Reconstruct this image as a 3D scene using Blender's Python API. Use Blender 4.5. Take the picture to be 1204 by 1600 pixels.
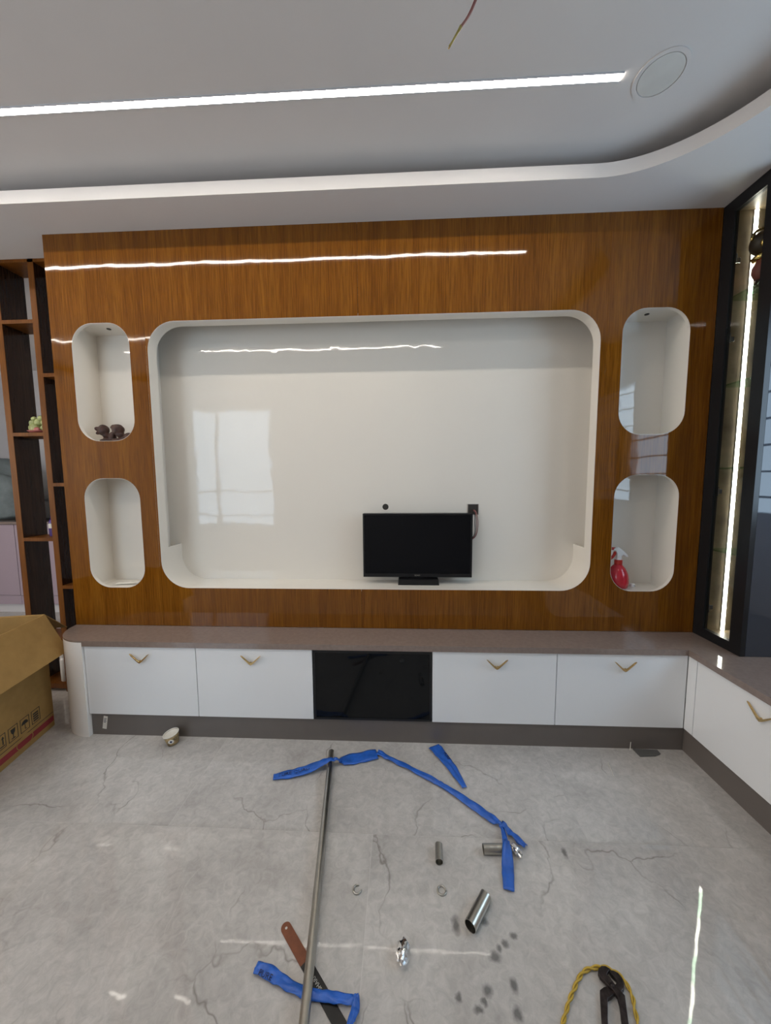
import bpy, bmesh, math, random
from mathutils import Vector, Matrix, noise

# ------------------------------------------------------------------ scene, camera, light
for o in list(bpy.data.objects):
    bpy.data.objects.remove(o, do_unlink=True)
scene = bpy.context.scene
COL = scene.collection
random.seed(7)

cam_data = bpy.data.cameras.new('camera')
cam = bpy.data.objects.new('camera', cam_data)
COL.objects.link(cam)
cam_data.sensor_fit = 'VERTICAL'
cam_data.sensor_height = 24.0
cam_data.lens = 24.0 * 545.0734 / 1600.0
cam_data.clip_start = 0.02
PITCH, YAW, ROLL = -0.0897, -0.0450, -0.0065
fw = Vector((math.sin(YAW) * math.cos(PITCH), math.cos(YAW) * math.cos(PITCH), math.sin(PITCH)))
rt = Vector((math.cos(YAW), -math.sin(YAW), 0))
up = rt.cross(fw)
r2 = math.cos(ROLL) * rt + math.sin(ROLL) * up
u2 = -math.sin(ROLL) * rt + math.cos(ROLL) * up
cam.matrix_world = Matrix(((r2.x, u2.x, -fw.x, 1.8606), (r2.y, u2.y, -fw.y, -1.8542),
                           (r2.z, u2.z, -fw.z, 1.3364), (0, 0, 0, 1)))
scene.camera = cam

world = bpy.data.worlds.new('world')
scene.world = world
world.use_nodes = True
world.node_tree.nodes['Background'].inputs[0].default_value = (0.62, 0.76, 1.0, 1)
world.node_tree.nodes['Background'].inputs[1].default_value = 1.0

scene.view_settings.view_transform = 'Standard'
scene.view_settings.look = 'None'
scene.view_settings.gamma = 1.0
scene.view_settings.use_curve_mapping = False
scene.view_settings.exposure = 0.12

STRIP_POWER = 55.0        # radiance of the ceiling light lines
LED_POWER = 20.0          # radiance of the cabinet light lines
WINDOW_POWER = 5.8        # daylight behind the side window
BALCONY_POWER = 4.2       # daylight behind the rear window
LEFT_POWER = 4.6         # warm late daylight behind the big left-hand window

# ------------------------------------------------------------------ helpers
WL = {}                   # world origin of every object


def link(o):
    COL.objects.link(o)
    return o


def put(o, parent, org):
    org = Vector(org)
    if parent is not None:
        o.parent = parent
        o.location = org - WL[parent.name]
    else:
        o.location = org
    WL[o.name] = org
    return o


def tag(o, label=None, cat=None, group=None, kind=None):
    if label: o['label'] = label
    if cat: o['category'] = cat
    if group: o['group'] = group
    if kind: o['kind'] = kind
    return o


def thing(name, loc, label, cat, group=None):
    o = link(bpy.data.objects.new(name, None))
    o.empty_display_size = 0.05
    put(o, None, loc)
    return tag(o, label, cat, group)


def obj(name, bm, mat, parent=None, org=None, smooth=False, bevel=0.0, seg=2):
    """bm holds world coordinates; the mesh is stored relative to its origin."""
    if org is None:
        org = WL[parent.name] if parent is not None else (0, 0, 0)
    org = Vector(org)
    bmesh.ops.recalc_face_normals(bm, faces=bm.faces[:])
    bmesh.ops.translate(bm, verts=bm.verts[:], vec=-org)
    me = bpy.data.meshes.new(name)
    bm.to_mesh(me)
    bm.free()
    o = link(bpy.data.objects.new(name, me))
    for m in (mat if isinstance(mat, (list, tuple)) else [mat]):
        me.materials.append(m)
    if smooth:
        for p in me.polygons: p.use_smooth = True
    if bevel > 0:
        md = o.modifiers.new('bevel', 'BEVEL')
        md.width = bevel
        md.segments = seg
        md.limit_method = 'ANGLE'
        md.angle_limit = math.radians(40)
    return put(o, parent, org)


def autosmooth(o, deg=35):
    me = o.data
    for p in me.polygons: p.use_smooth = True
    bm = bmesh.new(); bm.from_mesh(me)
    for e in bm.edges:
        if len(e.link_faces) == 2 and e.calc_face_angle(0) > math.radians(deg):
            e.smooth = False
    bm.to_mesh(me); bm.free()
    return o


def box(bm, x0, x1, y0, y1, z0, z1):
    v = [bm.verts.new(p) for p in ((x0, y0, z0), (x1, y0, z0), (x1, y1, z0), (x0, y1, z0),
                                   (x0, y0, z1), (x1, y0, z1), (x1, y1, z1), (x0, y1, z1))]
    for f in ((0, 3, 2, 1), (4, 5, 6, 7), (0, 1, 5, 4), (1, 2, 6, 5), (2, 3, 7, 6), (3, 0, 4, 7)):
        bm.faces.new([v[i] for i in f])
    return bm


def bx(*a):
    return box(bmesh.new(), *a)


def xform(bm, m, start=0):
    bm.verts.ensure_lookup_table()
    bmesh.ops.transform(bm, matrix=m, verts=bm.verts[start:])
    return bm


def prism(poly, a, b, axis='z', bm=None):
    """extrude a simple polygon; axis z: (x,y) poly; axis y: (x,z) poly; axis x: (y,z) poly"""
    bm = bm or bmesh.new()
    def P(p, t):
        return {'z': (p[0], p[1], t), 'y': (p[0], t, p[1]), 'x': (t, p[0], p[1])}[axis]
    A = [bm.verts.new(P(p, a)) for p in poly]
    B = [bm.verts.new(P(p, b)) for p in poly]
    bm.faces.new(A[::-1]); bm.faces.new(B)
    n = len(poly)
    for i in range(n):
        bm.faces.new((A[i], A[(i + 1) % n], B[(i + 1) % n], B[i]))
    return bm


def band(outline_in, outline_out, a, b, axis='y', closed=True, bm=None):
    """a wall between two matching outlines, extruded from a to b"""
    bm = bm or bmesh.new()
    def P(p, t):
        return {'z': (p[0], p[1], t), 'y': (p[0], t, p[1]), 'x': (t, p[0], p[1])}[axis]
    L = [[bm.verts.new(P(p, t)) for p in o] for o in (outline_in, outline_out) for t in (a, b)]
    n = len(outline_in)
    for i in range(n if closed else n - 1):
        j = (i + 1) % n
        for s, t in ((0, 1), (1, 3), (3, 2), (2, 0)):
            bm.faces.new((L[s][i], L[s][j], L[t][j], L[t][i]))
    if not closed:
        for i in (0, n - 1):
            bm.faces.new((L[0][i], L[1][i], L[3][i], L[2][i]))
    return bm


def rrect(x0, x1, z0, z1, r, n=10):
    pts = []
    for cx, cz, a0 in ((x1 - r, z1 - r, 0), (x0 + r, z1 - r, 90), (x0 + r, z0 + r, 180), (x1 - r, z0 + r, 270)):
        for i in range(n + 1):
            a = math.radians(a0 + 90 * i / n)
            pts.append((cx + r * math.cos(a), cz + r * math.sin(a)))
    return pts


def plate(outer, holes, y0, y1, axis='y'):
    """flat plate with holes (2D curve fill), thickness y0..y1"""
    cu = bpy.data.curves.new('tmp', 'CURVE')
    cu.dimensions = '2D'
    cu.fill_mode = 'BOTH'
    cu.extrude = abs(y1 - y0) / 2
    for loop in [outer] + holes:
        s = cu.splines.new('POLY')
        s.points.add(len(loop) - 1)
        for p, q in zip(s.points, loop): p.co = (q[0], q[1], 0, 1)
        s.use_cyclic_u = True
    t = link(bpy.data.objects.new('tmp', cu))
    dg = bpy.context.evaluated_depsgraph_get()
    me = bpy.data.meshes.new_from_object(t.evaluated_get(dg))
    bpy.data.objects.remove(t, do_unlink=True)
    bpy.data.curves.remove(cu)
    bm = bmesh.new(); bm.from_mesh(me); bpy.data.meshes.remove(me)
    bmesh.ops.remove_doubles(bm, verts=bm.verts[:], dist=1e-6)
    mid = (y0 + y1) / 2
    for v in bm.verts:
        x, y, z = v.co
        v.co = (x, mid + z, y) if axis == 'y' else (x, y, mid + z)
    return bm


def text(s, size, m, depth=0.0002):
    cu = bpy.data.curves.new('tmp', 'FONT')
    cu.body = s
    cu.size = size
    cu.extrude = depth
    cu.align_x = 'CENTER'
    cu.align_y = 'CENTER'
    t = link(bpy.data.objects.new('tmp', cu))
    dg = bpy.context.evaluated_depsgraph_get()
    me = bpy.data.meshes.new_from_object(t.evaluated_get(dg))
    bpy.data.objects.remove(t, do_unlink=True)
    bm = bmesh.new(); bm.from_mesh(me); bpy.data.meshes.remove(me)
    bmesh.ops.transform(bm, matrix=m, verts=bm.verts[:])
    return bm


def catmull(pts, n=8):
    P = [Vector(p) for p in pts]
    out = []
    for i in range(len(P) - 1):
        a = P[i - 1] if i else P[0] * 2 - P[1]
        b, c = P[i], P[i + 1]
        d = P[i + 2] if i + 2 < len(P) else P[-1] * 2 - P[-2]
        for k in range(n):
            t = k / n
            out.append(0.5 * ((2 * b) + (c - a) * t + (2 * a - 5 * b + 4 * c - d) * t * t + (3 * b - a - 3 * c + d) * t ** 3))
    out.append(P[-1])
    return out


def tube(pts, r, n=10, bm=None, caps=True, radii=None):
    bm = bm or bmesh.new()
    P = [Vector(p) for p in pts]
    rings = []
    T0 = (P[1] - P[0]).normalized()
    N = T0.orthogonal().normalized()
    for i, p in enumerate(P):
        T = (P[min(i + 1, len(P) - 1)] - P[max(i - 1, 0)]).normalized()
        N = (N - T * N.dot(T)).normalized()
        B = T.cross(N)
        rr = radii[i] if radii else r
        rings.append([bm.verts.new(p + (N * math.cos(2 * math.pi * k / n) + B * math.sin(2 * math.pi * k / n)) * rr) for k in range(n)])
    for a, b in zip(rings, rings[1:]):
        for k in range(n):
            bm.faces.new((a[k], a[(k + 1) % n], b[(k + 1) % n], b[k]))
    if caps:
        bm.faces.new(rings[0][::-1]); bm.faces.new(rings[-1])
    return bm


def lathe(prof, c, n=28, bm=None):
    """profile of (radius, z) about the vertical through c"""
    bm = bm or bmesh.new()
    rings = []
    for r, z in prof:
        if r < 1e-6:
            rings.append([bm.verts.new((c[0], c[1], c[2] + z))])
        else:
            rings.append([bm.verts.new((c[0] + r * math.cos(2 * math.pi * k / n), c[1] + r * math.sin(2 * math.pi * k / n), c[2] + z)) for k in range(n)])
    for a, b in zip(rings, rings[1:]):
        for k in range(n):
            if len(a) == 1 and len(b) == 1: continue
            if len(a) == 1: bm.faces.new((a[0], b[k], b[(k + 1) % n]))
            elif len(b) == 1: bm.faces.new((a[k], a[(k + 1) % n], b[0]))
            else: bm.faces.new((a[k], a[(k + 1) % n], b[(k + 1) % n], b[k]))
    return bm


def ball(bm, c, s, sub=2, rot=None):
    m = Matrix.Translation(c) @ (rot or Matrix.Identity(4)) @ Matrix.Diagonal((s[0], s[1], s[2], 1))
    bmesh.ops.create_icosphere(bm, subdivisions=sub, radius=1, matrix=m)
    return bm


# ------------------------------------------------------------------ materials
def new_mat(name):
    m = bpy.data.materials.new(name)
    m.use_nodes = True
    nt = m.node_tree
    return m, nt, nt.nodes['Principled BSDF']


def N(nt, t, **kw):
    n = nt.nodes.new(t)
    for k, v in kw.items(): setattr(n, k, v)
    return n


def mix(nt, fac, a, b, blend='MIX'):
    n = N(nt, 'ShaderNodeMix', data_type='RGBA', blend_type=blend)
    for sock, val in ((n.inputs[0], fac), (n.inputs[6], a), (n.inputs[7], b)):
        if isinstance(val, (int, float)): sock.default_value = val
        elif isinstance(val, tuple): sock.default_value = val if len(val) == 4 else val + (1,)
        else: nt.links.new(val, sock)
    return n.outputs[2]


def ramp(nt, fac, stops):
    n = N(nt, 'ShaderNodeValToRGB')
    cr = n.color_ramp
    while len(cr.elements) < len(stops): cr.elements.new(0.5)
    for e, (p, c) in zip(cr.elements, stops):
        e.position = p
        e.color = c if len(c) == 4 else c + (1,)
    nt.links.new(fac, n.inputs[0])
    return n.outputs[0]


def coords(nt, scale=(1, 1, 1), kind='Object', offset_random=0.0):
    tc = N(nt, 'ShaderNodeTexCoord')
    src = tc.outputs[kind]
    if kind == 'World':
        pass
    mp = N(nt, 'ShaderNodeMapping')
    mp.inputs['Scale'].default_value = scale
    if offset_random:
        oi = N(nt, 'ShaderNodeObjectInfo')
        mul = N(nt, 'ShaderNodeMath', operation='MULTIPLY')
        nt.links.new(oi.outputs['Random'], mul.inputs[0]); mul.inputs[1].default_value = offset_random
        add = N(nt, 'ShaderNodeVectorMath', operation='ADD')
        cmb = N(nt, 'ShaderNodeCombineXYZ')
        for i in range(3): nt.links.new(mul.outputs[0], cmb.inputs[i])
        nt.links.new(src, add.inputs[0]); nt.links.new(cmb.outputs[0], add.inputs[1])
        src = add.outputs[0]
    nt.links.new(src, mp.inputs[0])
    return mp.outputs[0]


def tex_noise(nt, vec, scale, detail=4, rough=0.55, dist=0.0):
    n = N(nt, 'ShaderNodeTexNoise')
    n.inputs['Scale'].default_value = scale
    n.inputs['Detail'].default_value = detail
    n.inputs['Roughness'].default_value = rough
    n.inputs['Distortion'].default_value = dist
    nt.links.new(vec, n.inputs['Vector'])
    return n.outputs['Fac']


def bump(nt, height, bsdf, strength, dist):
    b = N(nt, 'ShaderNodeBump')
    b.inputs['Strength'].default_value = strength
    b.inputs['Distance'].default_value = dist
    nt.links.new(height, b.inputs['Height'])
    nt.links.new(b.outputs[0], bsdf.inputs['Normal'])


def simple(name, col, rough=0.5, metal=0.0, var=0.04, scale=8.0, spec=0.5, bumpd=0.0, bscale=40.0, alpha=1.0):
    m, nt, b = new_mat(name)
    v = coords(nt)
    f = tex_noise(nt, v, scale, 3)
    c2 = tuple(max(0, c * (1 - var * 2)) for c in col)
    c3 = tuple(min(1, c * (1 + var)) for c in col)
    nt.links.new(ramp(nt, f, [(0.3, c2), (0.7, c3)]), b.inputs['Base Color'])
    b.inputs['Roughness'].default_value = rough
    b.inputs['Metallic'].default_value = metal
    b.inputs['Specular IOR Level'].default_value = spec
    if bumpd:
        bump(nt, tex_noise(nt, v, bscale, 3), b, 1.0, bumpd)
    return m


def glow(name, col, power, var=0.0):
    m, nt, b = new_mat(name)
    nt.nodes.remove(b)
    e = N(nt, 'ShaderNodeEmission')
    e.inputs[0].default_value = col + (1,)
    e.inputs[1].default_value = power
    if var:
        v = coords(nt)
        f = tex_noise(nt, v, 1.7, 2)
        nt.links.new(ramp(nt, f, [(0.3, tuple(c * (1 - var) for c in col)), (0.7, col)]), e.inputs[0])
    nt.links.new(e.outputs[0], nt.nodes['Material Output'].inputs[0])
    return m


def glass(name, tint, gloss_col=(1, 1, 1), rough=0.02, ior=1.5):
    m, nt, b = new_mat(name)
    nt.nodes.remove(b)
    t = N(nt, 'ShaderNodeBsdfTransparent'); t.inputs[0].default_value = tint + (1,)
    g = N(nt, 'ShaderNodeBsdfGlossy'); g.inputs['Roughness'].default_value = rough
    g.inputs[0].default_value = gloss_col + (1,)
    lw = N(nt, 'ShaderNodeLayerWeight'); lw.inputs[0].default_value = 0.5
    pw = N(nt, 'ShaderNodeMath', operation='POWER'); pw.inputs[1].default_value = 4.0
    nt.links.new(lw.outputs['Facing'], pw.inputs[0])
    fr = N(nt, 'ShaderNodeMapRange'); fr.inputs[3].default_value = ((ior - 1) / (ior + 1)) ** 2; fr.inputs[4].default_value = 1.0
    nt.links.new(pw.outputs[0], fr.inputs[0])
    mx = N(nt, 'ShaderNodeMixShader')
    nt.links.new(fr.outputs[0], mx.inputs[0]); nt.links.new(t.outputs[0], mx.inputs[1]); nt.links.new(g.outputs[0], mx.inputs[2])
    nt.links.new(mx.outputs[0], nt.nodes['Material Output'].inputs[0])
    return m


def wood(name, dark, mid, light, rough=0.06, wavy=0.0, spec=0.5, axis=2):
    m, nt, b = new_mat(name)
    s = [1.0, 1.0, 1.0]; s[axis] = 0.035
    v = coords(nt, tuple(s), offset_random=3.0)
    fine = tex_noise(nt, v, 170, 5, 0.65)
    broad = tex_noise(nt, v, 16, 3, 0.6, 0.4)
    base = ramp(nt, broad, [(0.30, dark), (0.5, mid), (0.72, light)])
    streak = ramp(nt, fine, [(0.35, (0.62, 0.60, 0.56)), (0.62, (1.08, 1.06, 1.04))])
    nt.links.new(mix(nt, 1.0, base, streak, 'MULTIPLY'), b.inputs['Base Color'])
    b.inputs['Roughness'].default_value = rough
    b.inputs['Specular IOR Level'].default_value = spec
    if wavy:
        v2 = coords(nt)
        bump(nt, tex_noise(nt, v2, 5.0, 2, 0.45), b, 1.0, wavy)
    return m


def laminate(name, col, rough, wavy, var=0.02, wscale=5.0, spec=0.5):
    m, nt, b = new_mat(name)
    v = coords(nt)
    f = tex_noise(nt, v, 2.5, 3)
    nt.links.new(ramp(nt, f, [(0.3, tuple(c * (1 - var * 2) for c in col)), (0.7, col)]), b.inputs['Base Color'])
    b.inputs['Roughness'].default_value = rough
    b.inputs['Specular IOR Level'].default_value = spec
    if wavy:
        bump(nt, tex_noise(nt, v, wscale, 2, 0.45), b, 1.0, wavy)
    return m


STAINS = [(2.022, -.909, .016, .030), (2.111, -.899, .014, .014), (2.187, -.928, .016, .010), (2.120, -.976, .024, .016),
          (2.158, -.948, .014, .012), (2.006, -1.059, .010, .014), (2.084, -1.044, .018, .018), (2.072, -1.064, .010, .012),
          (2.054, -1.079, .018, .010), (2.156, -1.031, .013, .022), (2.150, -1.082, .016, .022), (2.444, -.689, .012, .022),
          (2.137, -.958, .009, .012), (2.045, -1.115, .016, .012)]


def marble():
    m, nt, b = new_mat('grey_marble_tile')
    v = coords(nt, offset_random=17.0)
    warp = N(nt, 'ShaderNodeTexNoise'); warp.inputs['Scale'].default_value = 2.2; warp.inputs['Detail'].default_value = 5
    nt.links.new(v, warp.inputs['Vector'])
    wm = N(nt, 'ShaderNodeVectorMath', operation='MULTIPLY_ADD')
    wm.inputs[1].default_value = (0.55, 0.55, 0.55)
    nt.links.new(warp.outputs['Color'], wm.inputs[0]); nt.links.new(v, wm.inputs[2])
    wv = wm.outputs[0]
    cloud = tex_noise(nt, v, 2.6, 6, 0.62, 0.6)
    base = ramp(nt, cloud, [(0.28, (0.42, 0.398, 0.376)), (0.5, (0.51, 0.487, 0.462)), (0.74, (0.59, 0.566, 0.540))])
    grain = tex_noise(nt, v, 34, 6, 0.7, 0.8)
    base = mix(nt, 1.0, base, ramp(nt, grain, [(0.3, (0.80, 0.80, 0.80)), (0.7, (1.08, 1.08, 1.08))]), 'MULTIPLY')
    # dark veins
    vo = N(nt, 'ShaderNodeTexVoronoi', feature='DISTANCE_TO_EDGE'); vo.inputs['Scale'].default_value = 1.7
    nt.links.new(wv, vo.inputs['Vector'])
    vein = ramp(nt, vo.outputs['Distance'], [(0.0, (.85, .85, .85)), (0.007, (0, 0, 0))])
    mask = ramp(nt, tex_noise(nt, v, 3.1, 3), [(0.46, (0, 0, 0)), (0.60, (1, 1, 1))])
    vm = mix(nt, 1.0, vein, mask, 'MULTIPLY')
    base = mix(nt, vm, base, (0.23, 0.21, 0.19))
    # pale veins
    vo2 = N(nt, 'ShaderNodeTexVoronoi', feature='DISTANCE_TO_EDGE'); vo2.inputs['Scale'].default_value = 2.4
    nt.links.new(wv, vo2.inputs['Vector'])
    vein2 = ramp(nt, vo2.outputs['Distance'], [(0.0, (0.4, 0.4, 0.4)), (0.010, (0, 0, 0))])
    mask2 = ramp(nt, tex_noise(nt, v, 2.3, 2), [(0.50, (0, 0, 0)), (0.62, (1, 1, 1))])
    base = mix(nt, mix(nt, 1.0, vein2, mask2, 'MULTIPLY'), base, (0.58, 0.55, 0.52))
    # grimy smudges left by the work, each with its own place on the floor
    geo = N(nt, 'ShaderNodeNewGeometry')
    wn = N(nt, 'ShaderNodeTexNoise'); wn.inputs['Scale'].default_value = 60; wn.inputs['Detail'].default_value = 3
    nt.links.new(geo.outputs['Position'], wn.inputs['Vector'])
    pm = N(nt, 'ShaderNodeVectorMath', operation='MULTIPLY_ADD'); pm.inputs[1].default_value = (0.016, 0.016, 0)
    nt.links.new(wn.outputs['Color'], pm.inputs[0]); nt.links.new(geo.outputs['Position'], pm.inputs[2])
    total = None
    for (x, y, sx, sy) in STAINS:
        sub = N(nt, 'ShaderNodeVectorMath', operation='SUBTRACT'); sub.inputs[1].default_value = (x + .008, y + .008, 0)
        nt.links.new(pm.outputs[0], sub.inputs[0])
        ml = N(nt, 'ShaderNodeVectorMath', operation='MULTIPLY'); ml.inputs[1].default_value = (1 / sx, 1 / sy, 0)
        nt.links.new(sub.outputs[0], ml.inputs[0])
        ln = N(nt, 'ShaderNodeVectorMath', operation='LENGTH'); nt.links.new(ml.outputs[0], ln.inputs[0])
        mr = N(nt, 'ShaderNodeMapRange'); mr.inputs[1].default_value = 1.0; mr.inputs[2].default_value = 0.35
        nt.links.new(ln.outputs['Value'], mr.inputs[0])
        if total is None: total = mr.outputs[0]
        else:
            mx = N(nt, 'ShaderNodeMath', operation='MAXIMUM'); nt.links.new(total, mx.inputs[0]); nt.links.new(mr.outputs[0], mx.inputs[1])
            total = mx.outputs[0]
    f = N(nt, 'ShaderNodeMath', operation='MULTIPLY'); f.inputs[1].default_value = 0.72; nt.links.new(total, f.inputs[0])
    base = mix(nt, f.outputs[0], base, (0.06, 0.06, 0.06))
    nt.links.new(base, b.inputs['Base Color'])
    b.inputs['Roughness'].default_value = 0.02
    b.inputs['Specular IOR Level'].default_value = 0.75
    vb = coords(nt)
    bump(nt, tex_noise(nt, vb, 11, 2, 0.5), b, 1.0, 0.0002)
    return m


M = {}
M['ceiling'] = laminate('ceiling_paint', (0.66, 0.64, 0.63), 0.75, 0.0004, 0.015, 30, 0.3)
M['wall'] = laminate('wall_paint', (0.70, 0.69, 0.70), 0.7, 0.0004, 0.02, 30, 0.3)
M['marble'] = marble()
M['grout'] = simple('grout', (0.55, 0.535, 0.51), 0.8)
M['wood'] = wood('teak_laminate', (0.152, 0.052, 0.0050), (0.192, 0.069, 0.0068), (0.235, 0.091, 0.0098), 0.045, 0.0011, 0.36)
M['shelf_wood'] = wood('shelf_laminate', (0.135, 0.044, 0.005), (0.165, 0.056, 0.007), (0.195, 0.069, 0.009), 0.4, 0.0, 0.15)
M['shelf_dark'] = wood('walnut_laminate', (0.030, 0.016, 0.011), (0.042, 0.022, 0.014), (0.055, 0.030, 0.018), 0.07, 0.0, 0.5)
M['niche'] = laminate('white_gloss_laminate', (0.765, 0.725, 0.655), 0.03, 0.0008, 0.01, 9.0, 0.5)
M['door'] = laminate('white_door_laminate', (0.83, 0.845, 0.86), 0.22, 0.0003, 0.012, 5, 0.45)
M['column'] = laminate('white_column_laminate', (0.90, 0.875, 0.845), 0.25, 0.0003, 0.012, 5, 0.45)
M['counter'] = simple('taupe_quartz', (0.235, 0.180, 0.154), 0.07, 0, 0.05, 60, 0.7)
M['plinth'] = simple('grey_plinth_board', (0.150, 0.130, 0.116), 0.35, 0, 0.04, 5)
M['black_glass'] = laminate('black_glass', (0.006, 0.007, 0.008), 0.05, 0.0004, 0.05, 6, 0.25)
M['black_frame'] = simple('black_aluminium', (0.012, 0.013, 0.015), 0.28, 0.0, 0.05, 12, 0.4)
M['black_plastic'] = simple('black_plastic', (0.009, 0.009, 0.010), 0.35, 0.0, 0.05, 20, 0.3)
M['screen'] = laminate('tv_screen', (0.004, 0.0045, 0.006), 0.10, 0.0, 0.05, 6, 0.2)
M['brass'] = simple('brass', (0.62, 0.44, 0.20), 0.22, 1.0, 0.06, 40)
M['steel'] = simple('brushed_steel', (0.52, 0.505, 0.455), 0.30, 1.0, 0.06, 30)
M['chrome'] = simple('chrome', (0.75, 0.75, 0.75), 0.12, 1.0, 0.03, 30)
M['stone'] = simple('beige_stone_back', (0.26, 0.20, 0.125), 0.35, 0, 0.22, 9, 0.5, 0.0005, 25)
M['side_gloss'] = laminate('dark_lacquer_side', (0.050, 0.056, 0.070), 0.04, 0.0006, 0.04, 5, 0.55)
M['pane'] = glass('door_glass', (0.93, 0.95, 0.93))
M['shelf_glass'] = glass('shelf_glass', (0.72, 0.86, 0.78), (0.8, 1.0, 0.88), 0.03)
M['strip'] = glow('ceiling_light_line', (1.0, 0.925, 0.83), STRIP_POWER)
M['led'] = glow('cabinet_light_line', (1.0, 0.95, 0.84), LED_POWER)
M['daylight'] = glow('frosted_window_daylight', (0.60, 0.80, 1.0), WINDOW_POWER, 0.08)
M['balcony'] = glow('frosted_balcony_daylight', (0.66, 0.83, 1.0), BALCONY_POWER, 0.08)
M['warm_day'] = glow('curtained_window_daylight', (1.0, 0.87, 0.74), LEFT_POWER, 0.06)
M['frame_white'] = simple('white_window_frame', (0.60, 0.62, 0.66), 0.4)
M['bar_grey'] = simple('grey_grille_bar', (0.10, 0.12, 0.15), 0.4)
M['curtain'] = simple('curtain_fabric', (0.50, 0.47, 0.50), 0.8)
M['cardboard'] = simple('cardboard', (0.37, 0.225, 0.078), 0.8, 0, 0.06, 14, 0.2, 0.0004, 60)
M['ink'] = simple('black_ink', (0.03, 0.025, 0.02), 0.7)
M['red_ink'] = simple('red_ink', (0.28, 0.030, 0.035), 0.7)
M['blue'] = simple('blue_film', (0.020, 0.120, 0.520), 0.38, 0, 0.12, 26, 0.5, 0.0012, 60)
M['blue_ink'] = simple('dark_blue_print', (0.008, 0.018, 0.075), 0.5)
M['rust'] = simple('brown_painted_steel', (0.19, 0.062, 0.028), 0.45, 0.2, 0.1, 50)
M['saw_black'] = simple('black_painted_steel', (0.018, 0.017, 0.016), 0.4, 0.2, 0.1, 50)
M['pale_print'] = simple('pale_print', (0.55, 0.53, 0.48), 0.6)
M['iron'] = simple('dark_forged_iron', (0.050, 0.038, 0.036), 0.38, 0.75, 0.3, 70, 0.5, 0.0004, 90)
M['yellow'] = simple('yellow_insulation', (0.52, 0.34, 0.035), 0.45)
M['foil'] = simple('crumpled_foil', (0.82, 0.82, 0.82), 0.16, 1.0, 0.03, 30)
M['red_plastic'] = simple('red_translucent_plastic', (0.52, 0.020, 0.035), 0.15, 0, 0.06, 20, 0.6)
M['red_part'] = simple('red_plastic', (0.50, 0.030, 0.020), 0.3)
M['white_plastic'] = simple('white_plastic', (0.80, 0.80, 0.80), 0.3)
M['paper'] = simple('white_paper', (0.78, 0.75, 0.68), 0.6)
M['cup_print'] = simple('cup_print_brown', (0.42, 0.30, 0.14), 0.6, 0, 0.45, 45)
M['carved'] = simple('dark_carved_wood', (0.052, 0.019, 0.012), 0.5, 0, 0.3, 60, 0.4, 0.002, 90)
M['leaf'] = simple('pale_green_ceramic', (0.40, 0.44, 0.18), 0.35, 0, 0.2, 60)
M['pink'] = simple('pink_ceramic', (0.40, 0.11, 0.10), 0.4)
M['lavender'] = laminate('lavender_laminate', (0.42, 0.34, 0.40), 0.35, 0.0, 0.02)
M['cloth'] = simple('grey_green_sheet', (0.20, 0.24, 0.25), 0.7, 0, 0.2, 5, 0.3, 0.004, 25)
M['purple'] = simple('purple_liquid', (0.09, 0.055, 0.22), 0.2)
M['gold'] = simple('gold', (0.85, 0.60, 0.22), 0.2, 1.0)
M['scrap'] = simple('dark_stone_scrap', (0.11, 0.11, 0.105), 0.5)
M['wire_red'] = simple('red_brown_wire', (0.22, 0.055, 0.05), 0.45)
M['wire_pink'] = simple('dusty_pink_wire', (0.26, 0.12, 0.11), 0.45)
M['tape'] = simple('yellowed_tape', (0.30, 0.24, 0.06), 0.5)
M['speaker'] = simple('ceiling_cover_paint', (0.62, 0.62, 0.595), 0.7)

# ------------------------------------------------------------------ measured sizes
W, ZT, ZU = 3.4, 2.6213, 2.74            # panelled wall width, soffit, upper ceiling
ZC = 0.5255                              # worktop
D1, XR = 0.1895, 3.2338                  # cabinet fronts
ZDT, ZDB = 0.497, 0.123
XL, XRW, YB, YF, YK = -3.3, 4.0, 0.25, -3.1, 2.1   # room limits
NZ0, NZ1 = 0.745, 2.175                  # recess bottom and top
ND, SD = 0.185, 0.16                     # depth of large and small recesses
YS = 0.18                                # open shelf front

# ------------------------------------------------------------------ floor
floor = obj('floor', bx(XL, XRW, YF, YK, -0.06, -0.0005), M['grout'])
tag(floor, kind='structure')
tile_me = None
rows = [-4.648 + 0.8 * i for i in range(9)]
for ri, y0 in enumerate(rows):
    off = 0.15 if abs((y0 + 1.448) / 1.6 - round((y0 + 1.448) / 1.6)) < 0.1 else 0.95
    for k in range(-3, 4):
        x0 = off + 1.6 * k
        if x0 + 1.6 < XL or x0 > XRW: continue
        cx0, cx1 = max(x0 + .0007, XL), min(x0 + 1.5993, XRW)
        cy0, cy1 = max(y0 + .0007, YF), min(y0 + .7993, YK)
        if cx1 - cx0 < .02 or cy1 - cy0 < .02: continue
        full = abs(cx1 - cx0 - 1.5986) < 1e-4 and abs(cy1 - cy0 - .7986) < 1e-4
        org = (x0 + .8, y0 + .4, 0)
        if full and tile_me:
            o = link(bpy.data.objects.new('floor_tile', tile_me))
            put(o, floor, org)
        else:
            o = obj('floor_tile', bx(cx0, cx1, cy0, cy1, -.0004, 0), M['marble'], floor, org)
            if full: tile_me = o.data

# ------------------------------------------------------------------ ceiling
ceiling = obj('ceiling', bx(XL, XRW, YF, YK, ZU, ZU + .05), M['ceiling'])
tag(ceiling, kind='structure')
soff = plate([(XL, YF), (XRW, YF), (XRW, YK), (XL, YK)], [rrect(-2.2, 3.2, -2.75, -0.2, 0.5, 24)], ZT, ZT + .057, 'z')
autosmooth(obj('soffit', soff, M['ceiling'], ceiling))

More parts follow.
